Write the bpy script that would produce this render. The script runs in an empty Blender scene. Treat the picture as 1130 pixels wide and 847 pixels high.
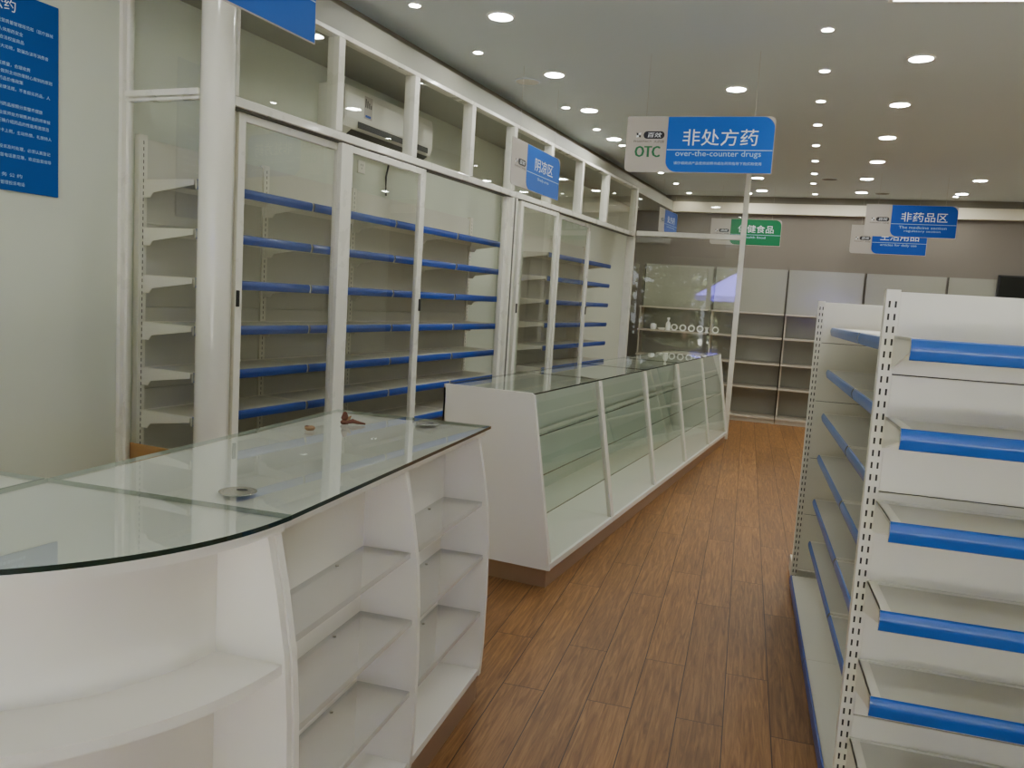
import bpy, bmesh, math, random
from math import sin, cos, radians, pi, atan2
from mathutils import Vector, Matrix

random.seed(7)
sc = bpy.context.scene
COL = sc.collection
sc.view_settings.view_transform = 'AgX'
sc.view_settings.look = 'None'
sc.view_settings.exposure = 0.85
sc.cycles.transparent_max_bounces = 24
sc.cycles.max_bounces = 14
sc.cycles.diffuse_bounces = 8
sc.cycles.glossy_bounces = 6
sc.cycles.caustics_reflective = False
sc.cycles.caustics_refractive = False


def lin(c):
    c = c / 255.0
    return c / 12.92 if c <= 0.04045 else ((c + 0.055) / 1.055) ** 2.4


def rgb(r, g, b):
    return (lin(r), lin(g), lin(b), 1.0)


# ---------------------------------------------------------------- materials
def new_mat(name):
    m = bpy.data.materials.new(name)
    m.use_nodes = True
    nt = m.node_tree
    nt.nodes.clear()
    out = nt.nodes.new('ShaderNodeOutputMaterial')
    return m, nt, out


def mat(name, color, rough=0.5, metal=0.0, var=0.04, scale=6.0, bump=0.0, coat=0.0, spec=0.5):
    """Principled paint with a soft noise in tone and gloss."""
    m, nt, out = new_mat(name)
    p = nt.nodes.new('ShaderNodeBsdfPrincipled')
    p.inputs['Metallic'].default_value = metal
    p.inputs['Coat Weight'].default_value = coat
    p.inputs['Coat Roughness'].default_value = 0.05
    p.inputs['Specular IOR Level'].default_value = spec
    tc = nt.nodes.new('ShaderNodeTexCoord')
    no = nt.nodes.new('ShaderNodeTexNoise')
    no.inputs['Scale'].default_value = scale
    no.inputs['Detail'].default_value = 3
    nt.links.new(tc.outputs['Object'], no.inputs['Vector'])
    mr = nt.nodes.new('ShaderNodeMapRange')
    mr.inputs['To Min'].default_value = 1 - var
    mr.inputs['To Max'].default_value = 1 + var
    nt.links.new(no.outputs['Fac'], mr.inputs['Value'])
    mx = nt.nodes.new('ShaderNodeVectorMath')
    mx.operation = 'SCALE'
    mx.inputs[0].default_value = color[:3]
    nt.links.new(mr.outputs['Result'], mx.inputs['Scale'])
    nt.links.new(mx.outputs['Vector'], p.inputs['Base Color'])
    r2 = nt.nodes.new('ShaderNodeMapRange')
    r2.inputs['To Min'].default_value = max(0.02, rough * 0.9)
    r2.inputs['To Max'].default_value = min(1, rough * 1.1)
    nt.links.new(no.outputs['Fac'], r2.inputs['Value'])
    nt.links.new(r2.outputs['Result'], p.inputs['Roughness'])
    if bump:
        b = nt.nodes.new('ShaderNodeBump')
        b.inputs['Strength'].default_value = bump
        b.inputs['Distance'].default_value = 0.01
        nt.links.new(no.outputs['Fac'], b.inputs['Height'])
        nt.links.new(b.outputs['Normal'], p.inputs['Normal'])
    nt.links.new(p.outputs['BSDF'], out.inputs['Surface'])
    return m


def emit(name, color, strength):
    m, nt, out = new_mat(name)
    e = nt.nodes.new('ShaderNodeEmission')
    e.inputs['Color'].default_value = color
    e.inputs['Strength'].default_value = strength
    nt.links.new(e.outputs['Emission'], out.inputs['Surface'])
    return m


def glass(name, tint, f0=0.07, haze=0.0, haze_col=(0.8, 0.8, 0.8, 1), rough=0.01):
    """Thin sheet glass: clear, with a view-dependent mirror reflection and an optional white haze."""
    m, nt, out = new_mat(name)
    tr = nt.nodes.new('ShaderNodeBsdfTransparent')
    tr.inputs['Color'].default_value = tint
    gl = nt.nodes.new('ShaderNodeBsdfGlossy')
    gl.inputs['Roughness'].default_value = rough
    gl.inputs['Color'].default_value = (0.95, 0.97, 0.96, 1)
    lw = nt.nodes.new('ShaderNodeLayerWeight')
    lw.inputs['Blend'].default_value = 0.5
    pw = nt.nodes.new('ShaderNodeMath')
    pw.operation = 'POWER'
    pw.inputs[1].default_value = 5.0
    nt.links.new(lw.outputs['Facing'], pw.inputs[0])
    ma = nt.nodes.new('ShaderNodeMath')
    ma.operation = 'MULTIPLY_ADD'
    ma.inputs[1].default_value = 0.9 - f0
    ma.inputs[2].default_value = f0
    nt.links.new(pw.outputs[0], ma.inputs[0])
    base = tr
    if haze:
        df = nt.nodes.new('ShaderNodeBsdfDiffuse')
        df.inputs['Color'].default_value = haze_col
        h = nt.nodes.new('ShaderNodeMixShader')
        h.inputs[0].default_value = haze
        nt.links.new(tr.outputs[0], h.inputs[1])
        nt.links.new(df.outputs[0], h.inputs[2])
        base = h
    mx = nt.nodes.new('ShaderNodeMixShader')
    nt.links.new(ma.outputs[0], mx.inputs[0])
    nt.links.new(base.outputs[0], mx.inputs[1])
    nt.links.new(gl.outputs[0], mx.inputs[2])
    nt.links.new(mx.outputs[0], out.inputs['Surface'])
    return m


def wood_floor(name):
    m, nt, out = new_mat(name)
    p = nt.nodes.new('ShaderNodeBsdfPrincipled')
    tc = nt.nodes.new('ShaderNodeTexCoord')
    mp = nt.nodes.new('ShaderNodeMapping')
    mp.inputs['Rotation'].default_value = (0, 0, radians(-98.0))
    mp.inputs['Location'].default_value = (0.31, 0.045, 0)
    nt.links.new(tc.outputs['Object'], mp.inputs['Vector'])
    br = nt.nodes.new('ShaderNodeTexBrick')
    br.offset = 0.37
    br.offset_frequency = 2
    br.inputs['Color1'].default_value = (0.0, 0.0, 0.0, 1)
    br.inputs['Color2'].default_value = (1, 1, 1, 1)
    br.inputs['Mortar'].default_value = (0.5, 0.5, 0.5, 1)
    br.inputs['Scale'].default_value = 1.0
    br.inputs['Mortar Size'].default_value = 0.0022
    br.inputs['Mortar Smooth'].default_value = 0.3
    br.inputs['Bias'].default_value = 0.0
    br.inputs['Brick Width'].default_value = 1.22
    br.inputs['Row Height'].default_value = 0.167
    nt.links.new(mp.outputs[0], br.inputs['Vector'])
    # grain stretched along the plank
    sc_ = nt.nodes.new('ShaderNodeVectorMath')
    sc_.operation = 'MULTIPLY'
    sc_.inputs[1].default_value = (1.6, 26.0, 1.0)
    nt.links.new(mp.outputs[0], sc_.inputs[0])
    off = nt.nodes.new('ShaderNodeVectorMath')
    off.operation = 'MULTIPLY_ADD'
    off.inputs[1].default_value = (17.0, 9.0, 5.0)
    nt.links.new(br.outputs['Color'], off.inputs[0])
    nt.links.new(sc_.outputs[0], off.inputs[2])
    g1 = nt.nodes.new('ShaderNodeTexNoise')
    g1.inputs['Scale'].default_value = 2.2
    g1.inputs['Detail'].default_value = 8
    g1.inputs['Roughness'].default_value = 0.62
    g1.inputs['Distortion'].default_value = 1.2
    nt.links.new(off.outputs[0], g1.inputs['Vector'])
    cr = nt.nodes.new('ShaderNodeValToRGB')
    cr.color_ramp.elements[0].position = 0.28
    cr.color_ramp.elements[0].color = rgb(100, 64, 34)
    cr.color_ramp.elements[1].position = 0.72
    cr.color_ramp.elements[1].color = rgb(168, 122, 76)
    e = cr.color_ramp.elements.new(0.5)
    e.color = rgb(136, 96, 56)
    nt.links.new(g1.outputs['Fac'], cr.inputs['Fac'])
    # board to board tone
    mr = nt.nodes.new('ShaderNodeMapRange')
    mr.inputs['To Min'].default_value = 0.82
    mr.inputs['To Max'].default_value = 1.12
    nt.links.new(br.outputs['Color'], mr.inputs['Value'])
    vm = nt.nodes.new('ShaderNodeVectorMath')
    vm.operation = 'SCALE'
    nt.links.new(cr.outputs['Color'], vm.inputs[0])
    nt.links.new(mr.outputs['Result'], vm.inputs['Scale'])
    mix = nt.nodes.new('ShaderNodeMix')
    mix.data_type = 'RGBA'
    mix.inputs['B'].default_value = rgb(62, 40, 26)
    nt.links.new(br.outputs['Fac'], mix.inputs['Factor'])
    nt.links.new(vm.outputs[0], mix.inputs['A'])
    nt.links.new(mix.outputs['Result'], p.inputs['Base Color'])
    rr = nt.nodes.new('ShaderNodeMapRange')
    p.inputs['Specular IOR Level'].default_value = 0.3
    rr.inputs['To Min'].default_value = 0.38
    rr.inputs['To Max'].default_value = 0.55
    nt.links.new(g1.outputs['Fac'], rr.inputs['Value'])
    nt.links.new(rr.outputs[0], p.inputs['Roughness'])
    inv = nt.nodes.new('ShaderNodeMath')
    inv.operation = 'MULTIPLY_ADD'
    inv.inputs[1].default_value = -1.0
    inv.inputs[2].default_value = 1.0
    nt.links.new(br.outputs['Fac'], inv.inputs[0])
    ad = nt.nodes.new('ShaderNodeMath')
    ad.operation = 'MULTIPLY_ADD'
    ad.inputs[1].default_value = 0.12
    nt.links.new(g1.outputs['Fac'], ad.inputs[0])
    nt.links.new(inv.outputs[0], ad.inputs[2])
    bp = nt.nodes.new('ShaderNodeBump')
    bp.inputs['Strength'].default_value = 0.25
    bp.inputs['Distance'].default_value = 0.002
    nt.links.new(ad.outputs[0], bp.inputs['Height'])
    nt.links.new(bp.outputs['Normal'], p.inputs['Normal'])
    nt.links.new(p.outputs[0], out.inputs['Surface'])
    return m


M = {}
M['floor'] = wood_floor('oak_laminate')
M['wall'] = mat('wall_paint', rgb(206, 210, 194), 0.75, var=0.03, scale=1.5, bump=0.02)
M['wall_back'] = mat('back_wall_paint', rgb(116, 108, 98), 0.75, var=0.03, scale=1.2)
M['ceiling'] = mat('ceiling_paint', rgb(212, 222, 226), 0.85, var=0.02, scale=0.8)
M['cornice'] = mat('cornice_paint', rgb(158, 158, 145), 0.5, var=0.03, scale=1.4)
M['riser_shade'] = mat('shaded_riser_paint', rgb(136, 130, 116), 0.8, var=0.03, scale=1.4)  # shade of the recess above the fascia, put into the colour
M['cornice_lit'] = mat('lit_cornice_paint', rgb(226, 218, 196), 0.5, var=0.03, scale=1.4)  # brighter cornice copy: downlight on the back fascia put into its colour
M['alu'] = mat('white_powder_coat', rgb(226, 224, 212), 0.28, var=0.03, scale=9, coat=0.2)
M['alu_dark'] = mat('grey_track_gap', rgb(92, 90, 82), 0.5)
M['column'] = mat('glossy_white_column', rgb(224, 221, 208), 0.16, var=0.03, scale=4, coat=0.5)
M['white'] = mat('white_melamine', rgb(232, 228, 220), 0.38, var=0.02, scale=3, coat=0.1)
M['white_dull'] = mat('white_board_inner', rgb(222, 222, 214), 0.5, var=0.02, scale=3)
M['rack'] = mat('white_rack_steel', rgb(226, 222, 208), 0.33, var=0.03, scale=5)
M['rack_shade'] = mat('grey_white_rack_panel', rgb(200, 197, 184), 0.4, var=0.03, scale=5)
M['case_back'] = mat('case_back_board', rgb(196, 202, 192), 0.45, var=0.03, scale=3)
M['backshelf'] = mat('back_shelf_board', rgb(190, 180, 164), 0.4, var=0.03, scale=2)
M['backpanel'] = mat('glossy_back_panel', rgb(150, 148, 136), 0.2, var=0.03, scale=2, coat=0.08)
M['blue'] = mat('blue_price_strip', rgb(14, 88, 178), 0.3, var=0.05, scale=4, coat=0.25)
M['blue_deep'] = mat('deep_blue_price_strip', rgb(20, 66, 158), 0.3, var=0.05, scale=4, coat=0.25)
M['clear_end'] = glass('clear_strip_end', (0.85, 0.9, 0.9, 1), 0.1, haze=0.35)
M['slot'] = mat('dark_slot', rgb(46, 43, 38), 0.7)
M['gap'] = mat('dark_seam', rgb(66, 60, 52), 0.7)
M['kick'] = mat('brushed_brown_metal', rgb(176, 150, 124), 0.3, metal=0.6, var=0.08, scale=12)
M['edge'] = mat('dark_green_glass_edge', rgb(20, 44, 38), 0.12, coat=0.5)
M['edge_shelf'] = mat('green_glass_edge', rgb(40, 72, 62), 0.15, coat=0.4)
M['pale_edge'] = mat('pale_green_glass_edge', rgb(150, 160, 150), 0.2)
M['glass'] = glass('clear_glass', (0.92, 0.93, 0.905, 1), 0.075)
M['glass_case'] = glass('greenish_case_glass', (0.91, 0.94, 0.91, 1), 0.085)
M['glass_shelf'] = glass('greenish_shelf_glass', (0.90, 0.94, 0.91, 1), 0.07)
M['glass_top'] = glass('counter_glass', (0.88, 0.91, 0.89, 1), 0.15)
M['glass_screen'] = glass('screen_glass', (0.93, 0.945, 0.92, 1), 0.085)
M['acrylic'] = glass('milky_acrylic', (0.96, 0.96, 0.96, 1), 0.05, haze=0.18, haze_col=(0.85, 0.85, 0.84, 1))
M['acrylic_edge'] = mat('grey_acrylic_edge', rgb(196, 195, 190), 0.2)
M['sign_white'] = mat('sign_board_white', rgb(178, 170, 160), 0.3, var=0.02, scale=3)
M['sign_blue'] = mat('sign_blue', rgb(4, 92, 190), 0.42, var=0.03, scale=2, spec=0.3)
M['sign_navy'] = mat('sign_navy', rgb(8, 72, 170), 0.42, var=0.03, scale=2, spec=0.3)
M['sign_green'] = mat('sign_green', rgb(10, 112, 66), 0.42, var=0.03, scale=2, spec=0.3)
M['poster_blue'] = mat('poster_blue', rgb(4, 74, 150), 0.6, var=0.04, scale=2, spec=0.2)
M['ink_white'] = mat('white_lettering', rgb(235, 240, 245), 0.5, var=0.01)
M['ink_pale'] = mat('pale_blue_lettering', rgb(176, 206, 234), 0.5, var=0.01)
M['ink_black'] = mat('black_lettering', rgb(28, 26, 34), 0.4, var=0.01)
M['ink_green'] = mat('green_lettering', rgb(24, 110, 66), 0.4, var=0.01)
M['string'] = mat('clear_cord', rgb(190, 186, 176), 0.4)
M['ac'] = mat('ac_plastic', rgb(226, 224, 214), 0.32, var=0.02, coat=0.2)
M['black'] = mat('black_plastic', rgb(22, 22, 22), 0.4)
M['screen'] = mat('tv_screen', rgb(10, 10, 12), 0.12)
M['chrome'] = mat('satin_metal', rgb(190, 188, 178), 0.22, metal=0.85, var=0.04)
M['carton'] = mat('corrugated_cardboard', rgb(188, 136, 76), 0.8, var=0.08, scale=14)
M['brown'] = mat('brown_scrap', rgb(104, 62, 44), 0.8, var=0.2, scale=60)
M['tan'] = mat('tan_scrap', rgb(150, 118, 84), 0.8, var=0.2, scale=60)
M['ring'] = mat('downlight_ring', rgb(236, 234, 226), 0.35)
M['led_big'] = emit('downlight_lens', (0.975, 1.0, 0.945, 1), 110.0)
M['led_small'] = emit('spot_lens', (1.0, 0.985, 0.89, 1), 80.0)
M['led_panel'] = emit('panel_lens', (1.0, 0.99, 0.97, 1), 5.0)
M['purple'] = mat('violet_parasol_cloth', rgb(120, 110, 232), 0.8, var=0.06)
M['leaf'] = mat('street_tree_leaf', rgb(98, 104, 74), 0.6, var=0.3, scale=3)
M['bark'] = mat('bark', rgb(92, 74, 58), 0.9, var=0.2, scale=8)
M['paving'] = mat('street_paving', rgb(196, 196, 190), 0.8, var=0.08, scale=2)
M['porcelain'] = mat('white_roll', rgb(250, 250, 246), 0.3)


# ---------------------------------------------------------------- mesh builder
class MB:
    def __init__(self):
        self.v, self.f, self.mi, self.mats = [], [], [], []

    def _m(self, m):
        if m not in self.mats:
            self.mats.append(m)
        return self.mats.index(m)

    def add(self, verts, faces, m):
        b = len(self.v)
        self.v += [tuple(p) for p in verts]
        i = self._m(m)
        for f in faces:
            self.f.append([b + k for k in f])
            self.mi.append(i)
        return self

    def box(self, x0, x1, y0, y1, z0, z1, m):
        vs = [(x0, y0, z0), (x1, y0, z0), (x1, y1, z0), (x0, y1, z0), (x0, y0, z1), (x1, y0, z1), (x1, y1, z1), (x0, y1, z1)]
        fs = [(0, 3, 2, 1), (4, 5, 6, 7), (0, 1, 5, 4), (1, 2, 6, 5), (2, 3, 7, 6), (3, 0, 4, 7)]
        return self.add(vs, fs, m)

    def box6(self, x0, x1, y0, y1, z0, z1, mtop, mside, skip_bottom=False):
        vs = [(x0, y0, z0), (x1, y0, z0), (x1, y1, z0), (x0, y1, z0), (x0, y0, z1), (x1, y0, z1), (x1, y1, z1), (x0, y1, z1)]
        self.add(vs, [(4, 5, 6, 7)] + ([] if skip_bottom else [(0, 3, 2, 1)]), mtop)
        self.add(vs, [(0, 1, 5, 4), (1, 2, 6, 5), (2, 3, 7, 6), (3, 0, 4, 7)], mside)
        return self

    def quad(self, pts, m):
        return self.add(pts, [tuple(range(len(pts)))], m)

    def prism(self, poly, axis, a0, a1, m, mcap=None):
        """Extrude a 2D polygon. axis x: poly in (y,z); y: (x,z); z: (x,y)."""
        n = len(poly)

        def P(p, a):
            return {'x': (a, p[0], p[1]), 'y': (p[0], a, p[1]), 'z': (p[0], p[1], a)}[axis]
        vs = [P(p, a0) for p in poly] + [P(p, a1) for p in poly]
        self.add(vs, [(i, (i + 1) % n, n + (i + 1) % n, n + i) for i in range(n)], m)
        self.add(vs, [tuple(range(n - 1, -1, -1)), tuple(range(n, 2 * n))], mcap or m)
        return self

    def tube(self, pts, r, m, seg=8):
        pts = [Vector(p) for p in pts]
        rings = []
        for i, p in enumerate(pts):
            d = (pts[min(i + 1, len(pts) - 1)] - pts[max(i - 1, 0)]).normalized()
            a = d.cross(Vector((0, 0, 1)))
            if a.length < 1e-3:
                a = d.cross(Vector((1, 0, 0)))
            a.normalize()
            b = d.cross(a)
            rr = r[i] if isinstance(r, (list, tuple)) else r
            rings.append([p + (a * cos(2 * pi * k / seg) + b * sin(2 * pi * k / seg)) * rr for k in range(seg)])
        vs = [q for ring in rings for q in ring]
        fs = []
        for i in range(len(rings) - 1):
            for k in range(seg):
                fs.append((i * seg + k, i * seg + (k + 1) % seg, (i + 1) * seg + (k + 1) % seg, (i + 1) * seg + k))
        fs.append(tuple(range(seg - 1, -1, -1)))
        fs.append(tuple(range((len(rings) - 1) * seg, len(rings) * seg)))
        return self.add(vs, fs, m)

    def lathe(self, prof, m, seg=32, cx=0, cy=0, cz=0):
        """prof: (r, z) pairs, revolved about z."""
        vs = []
        for r, z in prof:
            for k in range(seg):
                a = 2 * pi * k / seg
                vs.append((cx + r * cos(a), cy + r * sin(a), cz + z))
        fs = []
        for i in range(len(prof) - 1):
            for k in range(seg):
                fs.append((i * seg + k, i * seg + (k + 1) % seg, (i + 1) * seg + (k + 1) % seg, (i + 1) * seg + k))
        return self.add(vs, fs, m)

    def disc(self, r, z, m, seg=32, up=False, cx=0, cy=0, sx=1.0):
        vs = [(cx + r * sx * cos(2 * pi * k / seg), cy + r * sin(2 * pi * k / seg), z) for k in range(seg)]
        return self.add(vs, [tuple(range(seg)) if up else tuple(range(seg - 1, -1, -1))], m)

    def build(self, name, parent=None, bevel=0.0, smooth=False, fix=True):
        me = bpy.data.meshes.new(name)
        me.from_pydata(self.v, [], self.f)
        for m in self.mats:
            me.materials.append(M[m])
        for p, i in zip(me.polygons, self.mi):
            p.material_index = i
            p.use_smooth = smooth
        if fix:
            bm = bmesh.new()
            bm.from_mesh(me)
            bmesh.ops.recalc_face_normals(bm, faces=bm.faces)
            bm.to_mesh(me)
            bm.free()
        o = bpy.data.objects.new(name, me)
        COL.objects.link(o)
        if parent is not None:
            o.parent = parent
        if bevel:
            b = o.modifiers.new('soft_edge', 'BEVEL')
            b.width = bevel
            b.segments = 2
            b.limit_method = 'ANGLE'
            b.angle_limit = radians(40)
        if smooth:
            try:
                me.set_sharp_from_angle(angle=radians(35))
            except Exception:
                pass
        return o


def tag(o, label=None, cat=None, group=None, kind=None):
    if label:
        o['label'] = label
    if cat:
        o['category'] = cat
    if group:
        o['group'] = group
    if kind:
        o['kind'] = kind
    return o


def thing(name, label, cat, loc=(0, 0, 0), rot=0.0, group=None, kind=None):
    o = bpy.data.objects.new(name, None)
    o.empty_display_size = 0.1
    COL.objects.link(o)
    o.location = loc
    o.rotation_euler = (0, 0, rot)
    return tag(o, label, cat, group, kind)


def dup(o, loc=None, rot=None, label=None, parent=None):
    c = o.copy()
    COL.objects.link(c)
    if parent is not None:
        c.parent = parent
    for ch in list(o.children):
        dup(ch, parent=c)
    if loc is not None:
        c.location = loc
    if rot is not None:
        c.rotation_euler = (0, 0, rot)
    if label:
        c['label'] = label
    return c


def struct(o):
    o['kind'] = 'structure'
    return o


_txt_cache = {}


def text_mesh(body, size):
    cu = bpy.data.curves.new('t', 'FONT')
    cu.body = body
    cu.size = size
    cu.align_x = 'LEFT'
    cu.resolution_u = 2
    ob = bpy.data.objects.new('t', cu)
    COL.objects.link(ob)
    bpy.context.view_layer.update()
    dg = bpy.context.evaluated_depsgraph_get()
    ev = ob.evaluated_get(dg)
    me = ev.to_mesh()
    vs = [tuple(v.co) for v in me.vertices]
    fs = [tuple(p.vertices) for p in me.polygons]
    ev.to_mesh_clear()
    bpy.data.objects.remove(ob)
    bpy.data.curves.remove(cu)
    return vs, fs


def add_text(mb, body, m, x, z, y, width=None, height=None, size=0.1, align='L', shear=0.0, bold=0.0):
    """Lettering standing in the local xz plane at depth y, facing -y. x,z: left (or right / centre) and baseline-bottom."""
    key = (body, size)
    if key not in _txt_cache:
        _txt_cache[key] = text_mesh(body, size)
    vs, fs = _txt_cache[key]
    if not vs:
        return
    x0 = min(v[0] for v in vs)
    x1 = max(v[0] for v in vs)
    z0 = min(v[1] for v in vs)
    z1 = max(v[1] for v in vs)
    kx = width / (x1 - x0) if width else None
    kz = height / (z1 - z0) if height else None
    if kx is None and kz is None:
        kx = kz = 1.0
    elif kx is None:
        kx = kz
    elif kz is None:
        kz = kx
    w = (x1 - x0) * kx
    ox = x - {'L': 0, 'R': w, 'C': w / 2}[align]
    offs = [0.0] if not bold else [-bold, 0.0, bold]
    for o_ in offs:
        pts = [(ox + (v[0] - x0) * kx + shear * (v[1] - z0) * kz + o_, y - 0.0001 * abs(o_ > 0), z + (v[1] - z0) * kz) for v in vs]
        mb.add(pts, fs, m)


# ---------------------------------------------------------------- camera
F_PX = 886.9
R_ROWS = ((0.909, 0.412, 0.062), (0.101, -0.072, -0.992), (-0.404, 0.908, -0.107))


def camera():
    P_, Ro, A_ = radians(6.15106252), radians(-3.58904441), radians(23.97312056)
    fwd = Vector((0, cos(P_), -sin(P_)))
    right = Vector((1, 0, 0))
    down = Vector((0, -sin(P_), -cos(P_)))
    r1 = right * cos(Ro) + down * sin(Ro)
    d1 = right * -sin(Ro) + down * cos(Ro)
    rz = Matrix.Rotation(A_, 3, 'Z')
    r1, d1, fwd = rz @ r1, rz @ d1, rz @ fwd
    m = Matrix((r1, -d1, -fwd)).transposed().to_4x4()
    m.translation = Vector((0, 0, 1.5))
    cd = bpy.data.cameras.new('camera')
    cd.sensor_width = 36.0
    cd.sensor_fit = 'HORIZONTAL'
    cd.lens = F_PX / 1130.0 * 36.0
    cd.clip_start = 0.05
    co = bpy.data.objects.new('camera', cd)
    co.matrix_world = m
    COL.objects.link(co)
    sc.camera = co


camera()

# ---------------------------------------------------------------- room shell
XL = -3.33          # wall behind the racks and with the poster
XR = 2.8
YF = -2.2           # shop front
ZC = 3.1
TB = radians(6.0)   # the back wall is not square to the left wall
BD = Vector((cos(TB), sin(TB), 0))
BN = Vector((-sin(TB), cos(TB), 0))
P0 = Vector((-1.70, 11.35, 0))            # on the front plane of the back shelving
PW = P0 + BN * 0.42                       # on the back wall


def world_pt(origin, x, y, rot):
    return (origin[0] + x * cos(rot) - y * sin(rot), origin[1] + x * sin(rot) + y * cos(rot), 0)


struct(MB().box(XL - 0.2, XR + 0.2, YF - 0.1, 13.2, -0.12, 0.0, 'floor').build('floor'))
struct(MB().box(XL - 0.2, XR + 0.2, YF - 0.1, 13.2, ZC, ZC + 0.1, 'ceiling').build('ceiling'))
struct(MB().box(XL - 0.2, XL, YF - 0.1, 12.6, 0, ZC, 'wall').build('wall_left'))
struct(MB().box(XR, XR + 0.2, YF - 0.1, 12.9, 0, ZC, 'wall').build('wall_right'))
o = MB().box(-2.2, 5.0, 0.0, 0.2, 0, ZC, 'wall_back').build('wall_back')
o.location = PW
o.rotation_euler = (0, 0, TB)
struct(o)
# shop front: lintel, two piers, glass between
wf = MB()
wf.box(XL, XR, YF - 0.1, YF + 0.1, 2.62, ZC, 'wall')
wf.box(XL, -2.9, YF - 0.1, YF + 0.1, 0, 2.62, 'wall')
wf.box(2.5, XR, YF - 0.1, YF + 0.1, 0, 2.62, 'wall')
struct(wf.build('wall_front'))
for i, (a, b) in enumerate([(-2.9, -1.1), (-1.1, .7), (.7, 2.5)]):
    w = struct(MB().quad([(a + .05, YF, .06), (b - .05, YF, .06), (b - .05, YF, 2.56), (a + .05, YF, 2.56)], 'glass').build('window_%d' % (i + 1), fix=False))
    fr = MB()
    for x in (a, b - .05):
        fr.box(x, x + .05, YF - .03, YF + .03, 0, 2.62, 'alu')
    fr.box(a + .05, b - .05, YF - .03, YF + .03, 0, .06, 'alu')
    fr.box(a + .05, b - .05, YF - .03, YF + .03, 2.56, 2.62, 'alu')
    fr.build('window_frame', w)
# lowered soffit over the glazed enclosure with its stepped, lit fascia
so = MB()
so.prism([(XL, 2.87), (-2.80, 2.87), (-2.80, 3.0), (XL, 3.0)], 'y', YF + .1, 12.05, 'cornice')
so.prism([(XL, 3.0), (-2.93, 3.0), (-2.93, ZC), (XL, ZC)], 'y', YF + .1, 12.05, 'riser_shade')
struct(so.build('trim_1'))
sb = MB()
sb.prism([(0, 2.86), (-0.10, 2.86), (-0.10, 3.0), (0, 3.0)], 'x', -1.12, 4.6, 'cornice_lit')
sb.prism([(0, 3.0), (-0.01, 3.0), (-0.01, ZC), (0, ZC)], 'x', -1.12, 4.6, 'riser_shade')
o = struct(sb.build('trim_2'))
o.location = PW
o.rotation_euler = (0, 0, TB)
# pier on the rear wall of the enclosure
struct(MB().box(XL, -3.2, 6.97, 7.27, 0, 2.87, 'wall').build('wall_pier', bevel=.004))

# round steel column
cb = MB()
cb.lathe([(0.001, 0), (0.076, 0), (0.076, 2.87), (0.001, 2.87)], 'column', 48)
o = cb.build('column', smooth=True)
o.location = (-2.815, 2.855, 0)
struct(o)
# baseboard on the visible stretch of the left wall
struct(MB().box(XL, XL + .012, YF + .1, 2.74, 0, .08, 'alu').build('baseboard_left'))

# ---------------------------------------------------------------- glazed enclosure
TP = radians(-1.0)
PA = (-2.842, 2.9, 0)


def plane_pt(s, off=0.0):
    return (PA[0] - sin(TP) * s, PA[1] + cos(TP) * s, 0)


SC = 6.45     # length of the partition to its far corner
gp = thing('glass_partition', 'long white aluminium framed glass partition with a row of transom panes above its rail', 'partition', PA, TP, kind='thing')
POSTS = [0.05, 0.83, 1.60, 2.36, 3.07, 3.84, 4.62, 5.40, SC]
MB().box(-.035, .035, 0, SC + .03, 2.843, 2.868, 'alu').build('top_rail', gp, bevel=.003)
mr_ = MB()
mr_.box(-.045, .035, 0, SC + .03, 2.303, 2.347, 'alu')
mr_.box(-.035, .025, 0, SC, 2.296, 2.303, 'alu_dark')
mr_.build('transom_rail', gp, bevel=.004)
for i, s in enumerate(POSTS):
    w = .028 if i < 8 else .035
    MB().box(-.042, .036, s - w, s + w, 2.347, 2.843, 'alu').build('transom_post', gp, bevel=.004)
for a, b in zip(POSTS[:-1], POSTS[1:]):
    MB().quad([(0, a + .028, 2.347), (0, b - .028, 2.347), (0, b - .028, 2.843), (0, a + .028, 2.843)], 'glass').build('transom_pane', gp, fix=False)
for s, w in [(0.09, .03), (3.12, .05), (SC, .035)]:
    pb = MB().box(-.05, .04 if s > .1 else -.02, s - w, s + w, 0, 2.295, 'alu')
    if w == .05:
        pb.box(.04, .043, s - .012, s + .012, 0, 2.295, 'alu_dark')
        pb.box(-.02, .012, s - w - .05, s - w, 0, 2.295, 'alu')
        pb.box(-.02, .012, s + w, s + w + .035, 0, 2.295, 'alu')
    pb.build('post', gp, bevel=.004)
MB().box(-.05, .04, .05, SC, 0, .03, 'alu').build('floor_track', gp)


def sliding_door(label, s0, s1, off, lock_side, wl=.05, wr=.05):
    """A glazed leaf hung in the partition; local y runs along the partition."""
    c = plane_pt(s0)
    t = thing('sliding_door', label, 'sliding door', c, TP, 'sliding glass doors of the partition', kind='thing')
    L = s1 - s0
    f = MB()
    f.box(off - .014, off + .014, 0, wl, .03, 2.294, 'alu')
    f.box(off - .014, off + .014, L - wr, L, .03, 2.294, 'alu')
    f.build('stile', t, bevel=.003)
    r = MB()
    r.box(off - .013, off + .013, wl, L - wr, 2.255, 2.293, 'alu')
    r.build('top_rail', t, bevel=.002)
    MB().box(off - .013, off + .013, wl, L - wr, .03, .11, 'alu').build('bottom_rail', t, bevel=.002)
    MB().quad([(off, wl, .11), (off, L - wr, .11), (off, L - wr, 2.255), (off, wl, 2.255)], 'glass').build('pane', t, fix=False)
    y = .004 if lock_side == 'a' else L - .022
    lk = MB().box(off + .014, off + .022, y, y + .02, 1.37, 1.45, 'black')
    tag(lk.build('lock', t, bevel=.003), 'small black door lock')
    return t


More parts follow.
